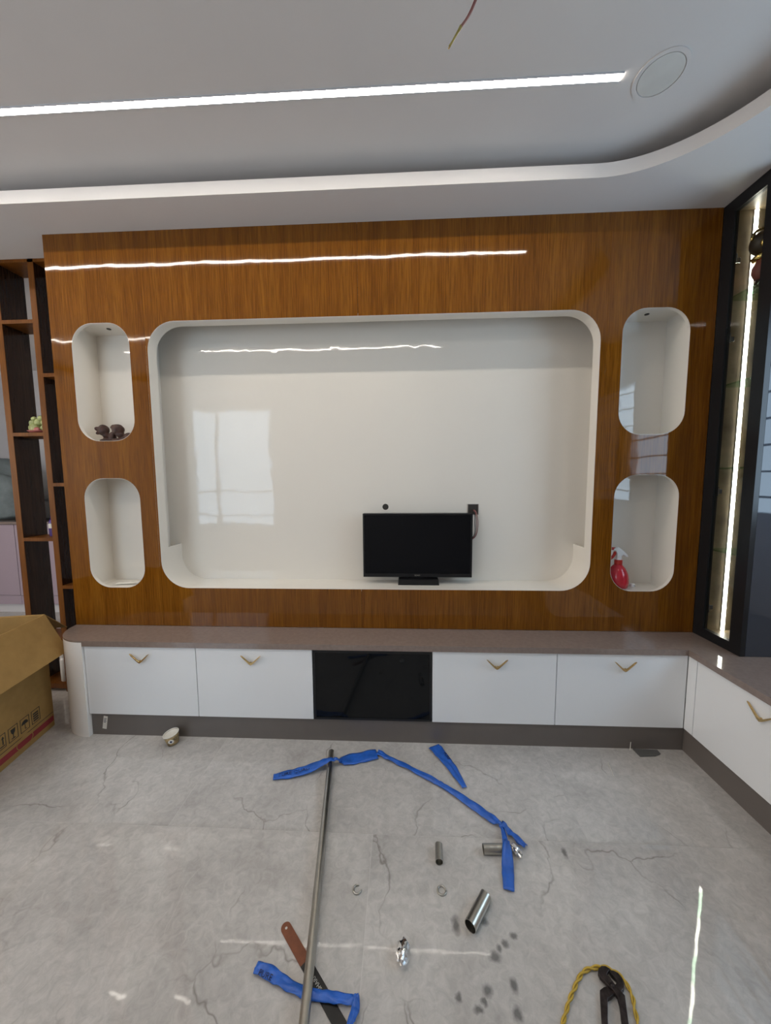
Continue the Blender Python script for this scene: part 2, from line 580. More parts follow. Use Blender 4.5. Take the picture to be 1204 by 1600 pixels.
# ------------------------------------------------------------------ walls
wall_back = tag(obj('wall_back', bx(0.0, XRW, YB, YB + .12, 0, ZU), M['wall']), kind='structure')
ry0, ry1, rz0, rz1 = -1.62, -0.40, 1.08, 2.28
wr = bmesh.new()
for a in ((YF, ry0, 0, ZU), (ry1, YB, 0, ZU), (ry0, ry1, 0, rz0), (ry0, ry1, rz1, ZU)):
    box(wr, XRW, XRW + .15, *a)
wall_right = tag(obj('wall_right', wr, M['wall']), kind='structure')
ly0, ly1, lz0, lz1 = -2.80, -0.30, .85, 2.45
wl = bmesh.new()
for a in ((YF, ly0, 0, ZU), (ly1, YK, 0, ZU), (ly0, ly1, 0, lz0), (ly0, ly1, lz1, ZU)):
    box(wl, XL - .15, XL, *a)
wall_left = tag(obj('wall_left', wl, M['wall']), kind='structure')
fx0, fx1, fz0, fz1 = -1.42, -0.10, .63, 2.47
wf = bmesh.new()
for a in ((XL, fx0, 0, ZU), (fx1, XRW, 0, ZU), (fx0, fx1, fz1, ZU), (fx0, fx1, 0, fz0)):
    box(wf, a[0], a[1], YF - .15, YF, a[2], a[3])
wall_front = tag(obj('wall_front', wf, M['wall']), kind='structure')
wall_kitchen = tag(obj('wall_kitchen', bx(XL, 0.12, YK, YK + .12, 0, ZU), M['wall']), kind='structure')
wall_passage = tag(obj('wall_passage', bx(0.0, 0.12, YB + .12, YK, 0, ZU), M['wall']), kind='structure')

# teak sheets of the feature wall, with the recesses cut out
def arc(cx, cz, r, a0, a1, n=12):
    return [(cx + r * math.cos(math.radians(a0 + (a1 - a0) * i / n)), cz + r * math.sin(math.radians(a0 + (a1 - a0) * i / n))) for i in range(n + 1)]
BX0, BX1, BR = 0.525, 2.856, 0.15
SL0, SL1, SR0, SR1 = 0.110, 0.428, 2.960, 3.284
SZ = ((1.560, NZ1), (NZ0, 1.359))
S1, S2, S3 = 0.516, 1.643, 2.884
g = .0004
zb = ZC + .001
sheets = [
    plate([(0, zb), (S1 - g, zb), (S1 - g, ZT), (0, ZT)], [rrect(SL0, SL1, a, b, .115) for a, b in SZ], 0, .018),
    prism([(S1 + g, zb), (S2 - g, zb), (S2 - g, NZ0)] + arc(BX0 + BR, NZ0 + BR, BR, 270, 180) + arc(BX0 + BR, NZ1 - BR, BR, 180, 90)
          + [(S2 - g, NZ1), (S2 - g, ZT), (S1 + g, ZT)], 0, .018, 'y'),
    prism([(S3 - g, zb), (S3 - g, ZT), (S2 + g, ZT), (S2 + g, NZ1)] + arc(BX1 - BR, NZ1 - BR, BR, 90, 0) + arc(BX1 - BR, NZ0 + BR, BR, 0, -90)
          + [(S2 + g, NZ0), (S2 + g, zb)], 0, .018, 'y'),
    plate([(S3 + g, zb), (W - .001, zb), (W - .001, ZT), (S3 + g, ZT)], [rrect(SR0, SR1, a, b, .115) for a, b in SZ], 0, .018)]
for s, xo in zip(sheets, (0, S1, S2, S3)):
    obj('teak_panel', s, M['wood'], wall_back, (xo, 0, ZC))
obj('teak_side_panel', bx(0.0005, 0.0185, .0185, YB, .0, ZT), M['wood'], wall_back)
# small recess linings
for x0, x1 in ((SL0, SL1), (SR0, SR1)):
    for a, b in SZ:
        t = .010
        i_ = .0015
        ln = band(rrect(x0 + i_, x1 - i_, a + i_, b - i_, .115 - i_), rrect(x0 - t, x1 + t, a - t, b + t, .115 + t), .0006, .0190)
        autosmooth(obj('recess_edge_band', ln, M['niche'], wall_back))
        ln = band(rrect(x0, x1, a, b, .012, 4), rrect(x0 - t, x1 + t, a - t, b + t, .012 + t, 4), .0185, SD + .004)
        autosmooth(obj('recess_lining', ln, M['niche'], wall_back))
        obj('recess_back', prism(rrect(x0 - t + .001, x1 + t - .001, a - t + .001, b + t - .001, .02, 4), SD, SD + .012, 'y'), M['niche'], wall_back)
# large recess: short rim above, full-depth trough below, wide chamber behind
ZCAP = 0.965
t = .012
def open_outline(x0, x1, z0, z1, r, lower):
    if lower:
        return [(x0, ZCAP)] + arc(x0 + r, z0 + r, r, 180, 270) + arc(x1 - r, z0 + r, r, 270, 360) + [(x1, ZCAP)]
    return [(x1, ZCAP)] + arc(x1 - r, z1 - r, r, 0, 90) + arc(x0 + r, z1 - r, r, 90, 180) + [(x0, ZCAP)]
for nm, low, dep in (('recess_rim', False, .066), ('recess_trough', True, ND)):
    i_ = .0015
    ln = band(open_outline(BX0 + i_, BX1 - i_, NZ0 + i_, NZ1 - i_, BR - i_, low), open_outline(BX0 - t, BX1 + t, NZ0 - t, NZ1 + t, BR + t, low), .0006, dep, 'y', False)
    autosmooth(obj(nm, ln, M['niche'], wall_back))
CX0, CX1, CZ1 = BX0 - .068, BX1 + .068, NZ1 + .07
obj('recess_back', bx(CX0, CX1, ND, ND + .012, NZ0 - .012, CZ1), M['niche'], wall_back)
ch = bmesh.new()
box(ch, CX0 - .008, CX0, .019, ND + .012, ZCAP - .03, CZ1); box(ch, CX1, CX1 + .008, .019, ND + .012, ZCAP - .03, CZ1)
box(ch, CX0, CX1, .019, ND + .012, CZ1, CZ1 + .008)
box(ch, CX0, BX0 - t, .019, ND, ZCAP - .03, ZCAP - .02); box(ch, BX1 + t, CX1, .019, ND, ZCAP - .03, ZCAP - .02)
obj('recess_chamber', ch, M['niche'], wall_back)
for (x, y) in ((0.262, .073), (3.117, .070)):
    b_ = bmesh.new()
    lathe([(0, 0), (.011, 0), (.011, .003), (0, .003)], (x, y, NZ1 - .0025), 16, b_)
    obj('downlight_hole', b_, M['ink'], wall_back)
# cable hole and open socket box in the back of the large recess
b_ = band([(1.769 + .018 * math.cos(a * math.pi / 12), 1.183 + .018 * math.sin(a * math.pi / 12)) for a in range(24)],
          [(1.769 + .024 * math.cos(a * math.pi / 12), 1.183 + .024 * math.sin(a * math.pi / 12)) for a in range(24)], ND - .002, ND)
hole = obj('cable_grommet', b_, M['niche'], wall_back)
obj('cable_hole', prism([(1.769 + .018 * math.cos(a * math.pi / 12), 1.183 + .018 * math.sin(a * math.pi / 12)) for a in range(24)], ND - .0006, ND, 'y'), M['ink'], hole)
sx0, sx1, sz0, sz1 = 2.246, 2.308, 1.136, 1.198
sk = band([(sx0 + .004, sz0 + .004), (sx1 - .004, sz0 + .004), (sx1 - .004, sz1 - .004), (sx0 + .004, sz1 - .004)],
          [(sx0, sz0), (sx1, sz0), (sx1, sz1), (sx0, sz1)], ND - .004, ND)
sock = obj('socket_box', sk, M['plinth'], wall_back)
obj('socket_inside', bx(sx0 + .004, sx1 - .004, ND - .001, ND, sz0 + .004, sz1 - .004), M['ink'], sock)

# ------------------------------------------------------------------ windows
win = tag(obj('window_1', band([(ry0 + .05, rz0 + .05), (ry1 - .05, rz0 + .05), (ry1 - .05, rz1 - .05), (ry0 + .05, rz1 - .05)],
          [(ry0, rz0), (ry1, rz0), (ry1, rz1), (ry0, rz1)], XRW + .02, XRW + .07, 'x'), M['frame_white']), kind='structure')
ym = (ry0 + ry1) / 2
obj('window_mullion', bx(XRW + .03, XRW + .06, ym - .02, ym + .02, rz0 + .05, rz1 - .05), M['frame_white'], win)
for a, b in ((ry0 + .05, ym - .02), (ym + .02, ry1 - .05)):
    obj('window_pane', bx(XRW + .075, XRW + .080, a, b, rz0 + .05, rz1 - .05), M['daylight'], win)
for i in range(7):
    z = rz0 + .05 + (i + .6) * .155
    obj('grille_bar', bx(XRW + .022, XRW + .032, ry0 + .05, ry1 - .05, z - .006, z + .006), M['bar_grey'], win)
win3 = tag(obj('window_3', band([(fx0 + .05, fz0 + .05), (fx1 - .05, fz0 + .05), (fx1 - .05, fz1 - .05), (fx0 + .05, fz1 - .05)],
          [(fx0, fz0), (fx1, fz0), (fx1, fz1), (fx0, fz1)], YF - .08, YF - .03, 'y'), M['frame_white']), kind='structure')
xm = fx0 + .42
obj('window_mullion', bx(xm - .02, xm + .02, YF - .07, YF - .04, fz0 + .05, fz1 - .05), M['frame_white'], win3)
for a, b in ((fx0 + .05, xm - .02), (xm + .02, fx1 - .05)):
    obj('window_pane', bx(a, b, YF - .095, YF - .09, fz0 + .05, fz1 - .05), M['balcony'], win3)
for z in (.80, 1.18):
    obj('grille_bar', bx(fx0 + .05, fx1 - .05, YF - .038, YF - .028, z - .010, z + .010), M['frame_white'], win3)
win2 = tag(obj('window_2', band([(ly0 + .05, lz0 + .05), (ly1 - .05, lz0 + .05), (ly1 - .05, lz1 - .05), (ly0 + .05, lz1 - .05)],
          [(ly0, lz0), (ly1, lz0), (ly1, lz1), (ly0, lz1)], XL - .07, XL - .02, 'x'), M['frame_white']), kind='structure')
le = [ly0 + .05, ly0 + .85, ly0 + 1.65, ly1 - .05]
for a in le[1:3]:
    obj('window_mullion', bx(XL - .06, XL - .03, a - .02, a + .02, lz0 + .05, lz1 - .05), M['frame_white'], win2)
for a, b in zip(le, le[1:]):
    obj('window_pane', bx(XL - .080, XL - .075, a + .02, b - .02, lz0 + .05, lz1 - .05), M['warm_day'], win2)

# ------------------------------------------------------------------ ceiling lights and fittings
def strip(name, x0, x1, y, label):
    t_ = thing(name, ((x0 + x1) / 2, y, ZU), label, 'light', 'light lines set in the ceiling')
    ch_ = bmesh.new()
    box(ch_, x0 - .004, x1 + .004, y - .0155, y - .0115, ZU - .004, ZU - .0002)
    box(ch_, x0 - .004, x1 + .004, y + .0115, y + .0155, ZU - .004, ZU - .0002)
    obj('channel', ch_, M['frame_white'], t_)
    obj('diffuser', bx(x0, x1, y - .0113, y + .0113, ZU - .0035, ZU - .0002), M['strip'], t_)
strip('ceiling_light_line', -1.5, 2.632, -.467, 'long white light line set in the ceiling above the television wall')
strip('ceiling_light_line', -1.7, 2.28, -1.60, 'second light line overhead, seen only mirrored in the teak panels')

c = (2.768, -.464, ZU)
t_ = thing('ceiling_cover_plate', c, 'round off-white cover plate set in the ceiling near the end of the light line', 'cover')
obj('ring', band([(c[0] + .070 * math.cos(a * math.pi / 24), c[1] + .070 * math.sin(a * math.pi / 24)) for a in range(48)],
                 [(c[0] + .083 * math.cos(a * math.pi / 24), c[1] + .083 * math.sin(a * math.pi / 24)) for a in range(48)], ZU - .0035, ZU - .0002, 'z'), M['ceiling'], t_)
obj('disc', prism([(c[0] + .067 * math.cos(a * math.pi / 24), c[1] + .067 * math.sin(a * math.pi / 24)) for a in range(48)], ZU - .0025, ZU - .0002, 'z'), M['speaker'], t_)

t_ = thing('hanging_wire', (2.085, -.75, ZU), 'loose pair of pinkish wires with a taped yellow end hanging from the ceiling', 'wire')
wp = catmull([(2.085, -.75, ZU), (2.083, -.75, 2.70), (2.070, -.75, 2.664), (2.052, -.75, 2.628), (2.030, -.75, 2.600)], 6)
obj('wire_strand', tube([p + Vector((-.0022, .001, 0)) for p in wp], .0024, 8), M['wire_red'], t_, smooth=True)
obj('wire_strand', tube([p + Vector((.0022, -.001, 0)) for p in wp], .0024, 8), M['wire_pink'], t_, smooth=True)
obj('taped_end', tube([(2.031, -.75, 2.602), (2.022, -.75, 2.588), (2.008, -.75, 2.566), (2.0, -.75, 2.554)], .003, 8, radii=[.0045, .0032, .0027, .0032]), M['tape'], t_, smooth=True)
obj('copper_end', tube([(2.001, -.75, 2.556), (1.998, -.75, 2.549)], .0022, 6), M['brass'], t_)

# ------------------------------------------------------------------ low cabinets
def v_handle(parent, m):
    """brass bird-wing handle; local x right, y out of the door, z up; m places it"""
    bm = bmesh.new()
    L = [(-.0525, .022), (-.044, .019), (-.012, -.010), (0, -.016), (.012, -.010), (.044, .019), (.0525, .022),
         (.040, .008), (.010, -.022), (0, -.028), (-.010, -.022), (-.040, .008)]
    prism(L, .008, .016, 'y', bm)
    for x, z in ((-.004, -.018), (.006, -.018)):
        tube([(x, 0, z), (x, .009, z)], .004, 8, bm)
    bmesh.ops.transform(bm, matrix=m, verts=bm.verts[:])
    return obj('handle', bm, M['brass'], parent, WL[parent.name], bevel=.0022)

def cab_back(x0, x1, label, black=False):
    t_ = thing('low_cabinet', ((x0 + x1) / 2, -D1 + .1, 0), label, 'cabinet', 'low cabinets under the worktop')
    e = .0008
    cb = band([(x0 + .016, ZDB + .016), (x1 - .016, ZDB + .016), (x1 - .016, ZDT - .018), (x0 + .016, ZDT - .018)],
              [(x0 + e, ZDB), (x1 - e, ZDB), (x1 - e, ZDT - .002), (x0 + e, ZDT - .002)], -D1 + .034, YB - .012)
    box(cb, x0 + e, x1 - e, YB - .011, YB - .003, ZDB, ZDT - .002)
    obj('body', cb, M['black_plastic'] if black else M['column'], t_)
    d = obj('door', bx(x0 + .0017, x1 - .0017, -D1 + (.004 if black else 0), -D1 + .020, ZDB, ZDT - .0035), M['black_glass'] if black else M['door'], t_, bevel=.001)
    if black:
        obj('door_edge', band([(x0 + .012, ZDB + .010), (x1 - .012, ZDB + .010), (x1 - .012, ZDT - .020), (x0 + .012, ZDT - .020)],
                              [(x0 + .0015, ZDB), (x1 - .0015, ZDB), (x1 - .0015, ZDT - .004), (x0 + .0015, ZDT - .004)], -D1 + .001, -D1 + .0042), M['black_frame'], d)
    else:
        v_handle(d, Matrix.Translation((HX[label], -D1, .440)) @ Matrix.Diagonal((1, -1, 1, 1)))
    return t_
HX = {}
LB = ['white low cabinet at the left end next to the rounded column', 'white low cabinet just left of the black glass door',
      'black glass-fronted low cabinet below the television', 'white low cabinet just right of the black glass door',
      'white low cabinet on the back wall at the inner corner']
for l, x in zip(LB, (.521, 1.101, 0, 2.327, 2.936)): HX[l] = x
EX = [.2174, .8102, 1.4125, 2.0127, 2.6185, XR]
for i, l in enumerate(LB):
    cab_back(EX[i], EX[i + 1], l, i == 2)

def cab_right(y0, y1, label):
    t_ = thing('low_cabinet', (XR + .1, (y0 + y1) / 2, 0), label, 'cabinet', 'low cabinets under the worktop')
    e = .0008
    cb = band([(y0 + .016, ZDB + .016), (y1 - .016, ZDB + .016), (y1 - .016, ZDT - .018), (y0 + .016, ZDT - .018)],
              [(y0 + e, ZDB), (y1 - e, ZDB), (y1 - e, ZDT - .002), (y0 + e, ZDT - .002)], XR + .034, XRW - .012, 'x')
    box(cb, XRW - .011, XRW - .003, y0 + e, y1 - e, ZDB, ZDT - .002)
    obj('body', cb, M['column'], t_)
    d = obj('door', bx(XR, XR + .020, y0 + .0017, y1 - .0017, ZDB, ZDT - .0035), M['door'], t_, bevel=.001)
    ymid = (y0 + y1) / 2
    v_handle(d, Matrix(((0, -1, 0, XR), (-1, 0, 0, ymid), (0, 0, 1, .440), (0, 0, 0, 1))))
cab_right(-.840, -.240, 'white low cabinet on the right-hand run, nearest the inner corner')
cab_right(-1.440, -.842, 'white low cabinet further along the right-hand run, out of the picture')
fl = obj('corner_filler', bx(XR, XR + .020, -.2388, -D1 - .001, ZDB, ZDT - .0035), M['door'], None, (XR, -.214, ZDB), bevel=.001)
tag(fl, 'narrow white filler strip in the inner corner of the low cabinets', 'panel')

# rounded column at the left end
colp = [(.2160, -.001)] + [(.2160, -.2002)] + [(.2002 + .2002 * math.cos(math.radians(a)), .2002 * math.sin(math.radians(a)) - .0) for a in range(-90, -181, -6)] + [(0.0, -.001)]
co = obj('rounded_end_column', prism(colp, 0, ZC - .009, 'z'), M['column'], None, (.1, -.1, 0))
autosmooth(co, 30)
tag(co, 'white quarter-round end column of the low cabinets beside the cardboard box', 'column')

# worktop (one continuous L)
wt = bmesh.new()
slab = [(.2165, -.001), (.2165, -.2), (XR - .01, -.2), (XR - .01, -2.0), (XRW - .002, -2.0), (XRW - .002, -.001)]
prism(slab, ZDT - .0005, ZC, 'z', wt)
thin = [(.2164, -.001), (.2164, -.2)] + [(.2 + .2 * math.cos(math.radians(a)), .2 * math.sin(math.radians(a))) for a in range(-90, -181, -6)]
prism(thin, ZC - .0085, ZC, 'z', wt)
wo = obj('worktop', wt, M['counter'], None, (1.7, -.1, ZDT))
tag(wo, 'glossy taupe stone worktop running along both low cabinet runs', 'worktop')

# plinths
p1 = obj('plinth_board', bx(.2175, XR + .0115, -D1 + .012, -D1 + .028, 0, ZDB - .001), M['plinth'], None, (1.7, -.17, 0))
tag(p1, 'dark grey plinth board under the cabinets on the back wall', 'plinth')
p2 = obj('plinth_board', bx(XR + .012, XR + .028, -1.95, -D1 + .0115, 0, ZDB - .001), M['plinth'], None, (XR, -1.0, 0))
tag(p2, 'dark grey plinth board under the right-hand cabinet run', 'plinth')
t_ = thing('paper_sticker', (.288, -D1 + .011, .03), 'small white paper sticker on the plinth near the rounded column', 'sticker')
sm = Matrix.Translation((.289, 0, .068)) @ Matrix.Rotation(math.radians(10), 4, 'Y')
sb = bx(-.011, .011, -D1 + .0112, -D1 + .0119, -.036, .036); bmesh.ops.transform(sb, matrix=sm, verts=sb.verts[:])
obj('label_sheet', sb, M['paper'], t_)
sb = bmesh.new()
for i in range(4): box(sb, -.007, .007 - .003 * (i % 2), -D1 + .0109, -D1 + .0112, .020 - i * .007, .023 - i * .007)
bmesh.ops.transform(sb, matrix=sm, verts=sb.verts[:])
obj('printed_lines', sb, M['blue_ink'], t_)

# ------------------------------------------------------------------ display cabinets on the worktop
def display(ya, yb, label, figure):
    """ya: back (light line side), yb: glossy end; door faces -x at x = W"""
    s = 1 if yb < ya else -1
    X1 = 3.985
    z0, z1 = ZC + .001, ZT - .002
    Y = lambda a, b: (min(a, b), max(a, b))
    t_ = thing('display_cabinet', (3.7, (ya + yb) / 2, z0), label, 'cabinet', 'tall glass display cabinets on the right-hand worktop')
    fr = bmesh.new()
    obj('door_stile', bx(W, W + .022, *Y(ya - s * .001, ya - s * .058), z0, z1), M['black_frame'], t_)
    obj('door_stile', bx(W, W + .022, *Y(yb + s * .056, yb + s * .0006), z0, z1), M['black_frame'], t_)
    obj('door_rail', bx(W, W + .022, *Y(ya - s * .058, yb + s * .056), z1 - .055, z1), M['black_frame'], t_)
    obj('door_rail', bx(W, W + .022, *Y(ya - s * .058, yb + s * .056), z0, z0 + .046), M['black_frame'], t_)
    obj('door_glass', bx(W + .008, W + .012, *Y(ya - s * .058, yb + s * .056), z0 + .046, z1 - .055), M['pane'], t_)
    obj('back_panel', bx(W + .023, X1, *Y(ya - s * .001, ya - s * .010), z0, z1), M['stone'], t_)
    obj('top_board', bx(W + .023, X1, *Y(ya - s * .010, yb + s * .012), z1 - .020, z1), M['stone'], t_)
    obj('bottom_board', bx(W + .023, X1, *Y(ya - s * .010, yb + s * .012), z0, z0 + .018), M['stone'], t_)
    obj('side_board', bx(X1 - .012, X1, *Y(ya - s * .010, yb + s * .012), z0 + .018, z1 - .02), M['stone'], t_)
    obj('end_panel', bx(W + .023, X1, *Y(yb + s * .0006, yb + s * .012), z0, z1), M['side_gloss'], t_)
    lx = 3.538
    ch_ = obj('light_channel', bx(lx - .010, lx + .010, *Y(ya - s * .010, ya - s * .014), z0 + .02, z1 - .022), M['chrome'], t_)
    obj('light_line', bx(lx - .0062, lx + .0062, *Y(ya - s * .014, ya - s * .018), z0 + .02, z1 - .022), M['led'], ch_)
    for z in (2.190, 1.785, 1.385, .978):
        obj('glass_shelf', bx(W + .030, X1 - .013, *Y(ya - s * .019, yb + s * .030), z - .004, z + .004), M['shelf_glass'], t_)
    for z in (2.36, 2.003, 1.272, .676):
        hb = bx(W + .0225, W + .060, *Y(ya - s * .012, ya - s * .040), z - .012, z + .012)
        box(hb, W + .0225, W + .030, *Y(ya - s * .040, ya - s * .056), z - .022, z + .022)
        obj('hinge', hb, M['chrome'], t_, bevel=.002)
    return t_
display(0.0, -.259, 'tall black-framed glass display cabinet with a lit interior in the corner', True)
display(-1.925, -1.665, 'second lit display cabinet at the near end of the worktop, seen only mirrored', False)

fc = Vector((3.500, -.095, 2.1945))
t_ = thing('trophy_figurine', fc, 'dark and gold figurine on the top glass shelf of the display cabinet', 'figurine')
obj('base', lathe([(0, 0), (.034, 0), (.034, .014), (.020, .022), (.014, .045), (0, .045)], fc, 20), M['black_plastic'], t_, smooth=False)
obj('body', lathe([(0, .045), (.018, .046), (.030, .075), (.030, .10), (.016, .130), (0, .130)], fc, 20), M['wire_red'], t_, smooth=True)
obj('gold_collar', lathe([(0, .128), (.030, .130), (.036, .142), (.024, .156), (0, .156)], fc, 20), M['gold'], t_, smooth=True)
b_ = bmesh.new(); ball(b_, fc + Vector((0, 0, .205)), (.045, .045, .052), 3)
hd = obj('head', b_, M['saw_black'], t_, smooth=True)
pts = [fc + Vector((.047 * math.cos(a), 0, .215 + .052 * math.sin(a))) for a in [math.pi * k / 14 for k in range(15)]]
obj('gold_band', tube(pts, .006, 8), M['gold'], hd, smooth=True)
b_ = bmesh.new(); ball(b_, fc + Vector((-.020, -.030, .19)), (.016, .014, .020), 2)
obj('gold_face', b_, M['gold'], hd, smooth=True)

# ------------------------------------------------------------------ things in the recesses
# television
ty = .102
t_ = thing('television', (1.95, ty + .03, NZ0), 'small black flat-screen television standing in the large white recess', 'television')
x0, x1, z0, z1 = 1.643, 2.260, .786, 1.151
obj('housing', bx(x0, x1, ty + .004, ty + .040, z0, z1), M['black_plastic'], t_, bevel=.003)
obj('bezel', band([(x0 + .010, z0 + .020), (x1 - .010, z0 + .020), (x1 - .010, z1 - .010), (x0 + .010, z1 - .010)],
                  [(x0, z0), (x1, z0), (x1, z1), (x0, z1)], ty, ty + .0042), M['black_plastic'], t_, bevel=.001)
obj('screen', bx(x0 + .010, x1 - .010, ty + .002, ty + .0042, z0 + .020, z1 - .010), M['screen'], t_)
obj('maker_mark', text('SONY', .012, Matrix.Translation((1.952, ty - .0003, z0 + .010)) @ Matrix.Rotation(math.pi / 2, 4, 'X'), .0003), M['steel'], t_)
st = prism([(1.842, NZ0 + .0005), (2.074, NZ0 + .0005), (2.070, .779), (1.846, .779)], ty - .026, ty + .060, 'y')
obj('stand_base', st, M['black_plastic'], t_, bevel=.002)
obj('stand_neck', bx(1.90, 2.00, ty + .012, ty + .034, .7785, .800), M['black_plastic'], t_)
# supply wires from the socket box to the back of the set
t_ = thing('socket_wires', (2.285, ND - .004, 1.15), 'loose red and brown wires drooping from the socket box behind the television', 'wire')
for i, (m_, dx) in enumerate((('wire_red', 0), ('wire_pink', .006), ('saw_black', -.006))):
    wp = catmull([(2.278 + dx, ND - .004, 1.165), (2.288 + dx, ND - .024, 1.145), (2.292 + dx * 1.4, ND - .030, 1.09), (2.289 + dx, ND - .030, 1.03), (2.268 + dx, ND - .032, 1.0), (2.235 + dx, ND - .036, .99)], 8)
    obj('wire_strand', tube(wp, .0022, 8), M[m_], t_, smooth=True)

# carved figurine, upper left recess
t_ = None
b_ = bmesh.new()
def wob(bm, amt, sc, seed):
    for v in bm.verts:
        n_ = noise.noise_vector(v.co * sc + Vector((seed, seed * 2, 0)))
        v.co += n_ * amt
fb = Vector((.262, .055, 1.560))
for c_, s_ in (((-.060, 0, .066), (.030, .026, .032)), ((-.088, -.006, .074), (.014, .014, .012)), ((-.086, -.006, .050), (.014, .010, .008)), ((-.048, .0, .040), (.018, .016, .022)),
               ((.024, 0, .068), (.034, .026, .033)), ((.002, -.004, .082), (.015, .016, .014)), ((.034, 0, .044), (.022, .020, .020)),
               ((-.014, .006, .026), (.018, .020, .034)), ((-.050, 0, .010), (.036, .020, .011)), ((.030, 0, .010), (.046, .022, .012)), ((.084, .004, .028), (.030, .020, .024)), ((.104, .004, .014), (.026, .018, .014)),
               ((.062, .004, .018), (.03, .016, .014))):
    ball(b_, fb + Vector(c_), s_, 3)
wob(b_, .004, 45, 1.3)
for v in b_.verts: v.co.z = max(v.co.z, 1.5605)
cf = obj('carved_figurine', b_, M['carved'], None, fb, smooth=True)
md = cf.modifiers.new('merge', 'REMESH'); md.mode = 'VOXEL'; md.voxel_size = .0035; md.use_smooth_shade = True
tag(cf, 'dark brown carved double-headed figurine in the upper left recess', 'figurine')

# spray bottle, lower right recess
sp = Vector((3.045, .075, NZ0 + .0008))
t_ = thing('spray_bottle', sp, 'red trigger spray bottle with a white head in the lower right recess', 'bottle')
obj('body', lathe([(0, 0), (.040, 0), (.049, .006), (.053, .030), (.052, .055), (.046, .082), (.034, .108), (.022, .122), (.017, .128), (0, .128)], sp, 32), M['red_plastic'], t_, smooth=True)
obj('collar', lathe([(0, .127), (.0195, .128), (.0195, .150), (.016, .153), (0, .153)], sp, 24), M['red_part'], t_, smooth=False)
hb = lathe([(0, .152), (.015, .153), (.014, .172), (.012, .182), (0, .184)], sp, 20)
n0 = len(hb.verts)
prism([(-.032, .205), (-.030, .216), (-.006, .222), (.014, .208), (.044, .178), (.046, .170), (.040, .168), (.020, .182), (.008, .170), (-.012, .172), (-.014, .190), (-.022, .204)], -.010, .010, 'y', hb)
hb.verts.ensure_lookup_table()
bmesh.ops.translate(hb, verts=hb.verts[n0:], vec=sp)
obj('spray_head', hb, M['white_plastic'], t_, bevel=.002)
tr = prism([(-.016, .196), (-.024, .198), (-.030, .180), (-.046, .158), (-.052, .152), (-.044, .150), (-.028, .164), (-.016, .184)], -.006, .006, 'y')
bmesh.ops.translate(tr, verts=tr.verts[:], vec=sp); obj('trigger', tr, M['red_part'], t_, bevel=.0015)
obj('nozzle', tube([sp + Vector((-.038, 0, .214)), sp + Vector((-.022, 0, .213))], .008, 12), M['red_part'], t_)
cp = obj('bottle_cap', lathe([(0, 0), (.012, 0), (.0125, .002), (.0115, .014), (.009, .016), (0, .016)], (3.135, .088, NZ0 + .0008), 20), M['white_plastic'], None, (3.135, .088, NZ0 + .0008))
tag(cp, 'small white cap lying beside the red spray bottle', 'cap')

b_ = bmesh.new()
bmesh.ops.create_grid(b_, x_segments=10, y_segments=5, size=1, matrix=Matrix.Translation((.262, .075, NZ0 + .006)) @ Matrix.Rotation(.2, 4, 'Z') @ Matrix.Diagonal((.060, .022, 1, 1)))
for v in b_.verts: v.co.z += .005 * noise.noise(v.co * 60)
for v in b_.verts: v.co.z = max(v.co.z, NZ0 + .0012)
sc = obj('paper_scrap', b_, M['paper'], None, (.262, .075, NZ0 + .001))
sc.modifiers.new('thick', 'SOLIDIFY').thickness = .0008
tag(sc, 'crumpled pale paper scrap lying in the lower left recess', 'paper')

# ------------------------------------------------------------------ open shelf divider
sh = thing('open_shelf_unit', (-.3, YS + .09, 0), 'open teak-edged shelf divider with dark inner faces left of the panelled wall', 'shelf')
SD_ = .150
def upright(x0, x1, z0=0.0, z1=ZT - .001):
    u = obj('upright', bx(x0, x1, YS + .002, YS + SD_, z0, z1), M['shelf_dark'], sh)
    obj('front_edge', bx(x0, x1, YS, YS + .0022, z0, z1), M['shelf_wood'], u)
def board(x0, x1, z, th=.021, top_light=True):
    u = obj('shelf_board', bx(x0, x1, YS + .002, YS + SD_, z - th, z), M['shelf_wood'], sh)
    obj('front_edge', bx(x0, x1, YS, YS + .0022, z - th, z), M['shelf_wood'], u)
ux = ((-.511, -.474), (-.285, -.250))
upright(*ux[0]); upright(*ux[1])
upright(-.962, -.925)
upright(-.022, -.002)
board(-.925, -.002, ZT - .0015, .018)
for z in (2.287, 1.638, .998, .353): board(ux[0][1], ux[1][0], z)
for z in (1.981, 1.335, .698, .353): board(ux[1][1], -.022, z)
board(-.474, -.285, .052, .030)
board(ux[1][1], -.022, .052, .030)

# things on the shelf
fo = Vector((-.355, YS + .05, 1.6385))
t_ = thing('flower_ornament', fo, 'pale green budded ornament on the shelf beside the panelled wall', 'ornament')
obj('dish', lathe([(0, 0), (.040, 0), (.056, .010), (.058, .013), (.040, .006), (0, .005)], fo, 24), M['pink'], t_, smooth=True)
for i, (x, y, z, r) in enumerate(((-.040, 0, .030, .024), (-.008, -.018, .028, .024), (.036, -.004, .028, .022), (-.046, .005, .062, .020), (-.006, .004, .066, .022), (.034, .004, .062, .021),
                                  (-.034, .004, .088, .015), (.010, .004, .092, .016), (.036, .004, .088, .014))):
    b_ = bmesh.new(); ball(b_, fo + Vector((x, y, z)), (r, r, r * 1.1), 2); wob(b_, .003, 70, i)
    obj('bud', b_, M['leaf'], t_, smooth=True)
b_ = bmesh.new(); ball(b_, fo + Vector((.018, -.034, .018)), (.020, .010, .016), 2)
obj('blossom', b_, M['pink'], t_, smooth=True)

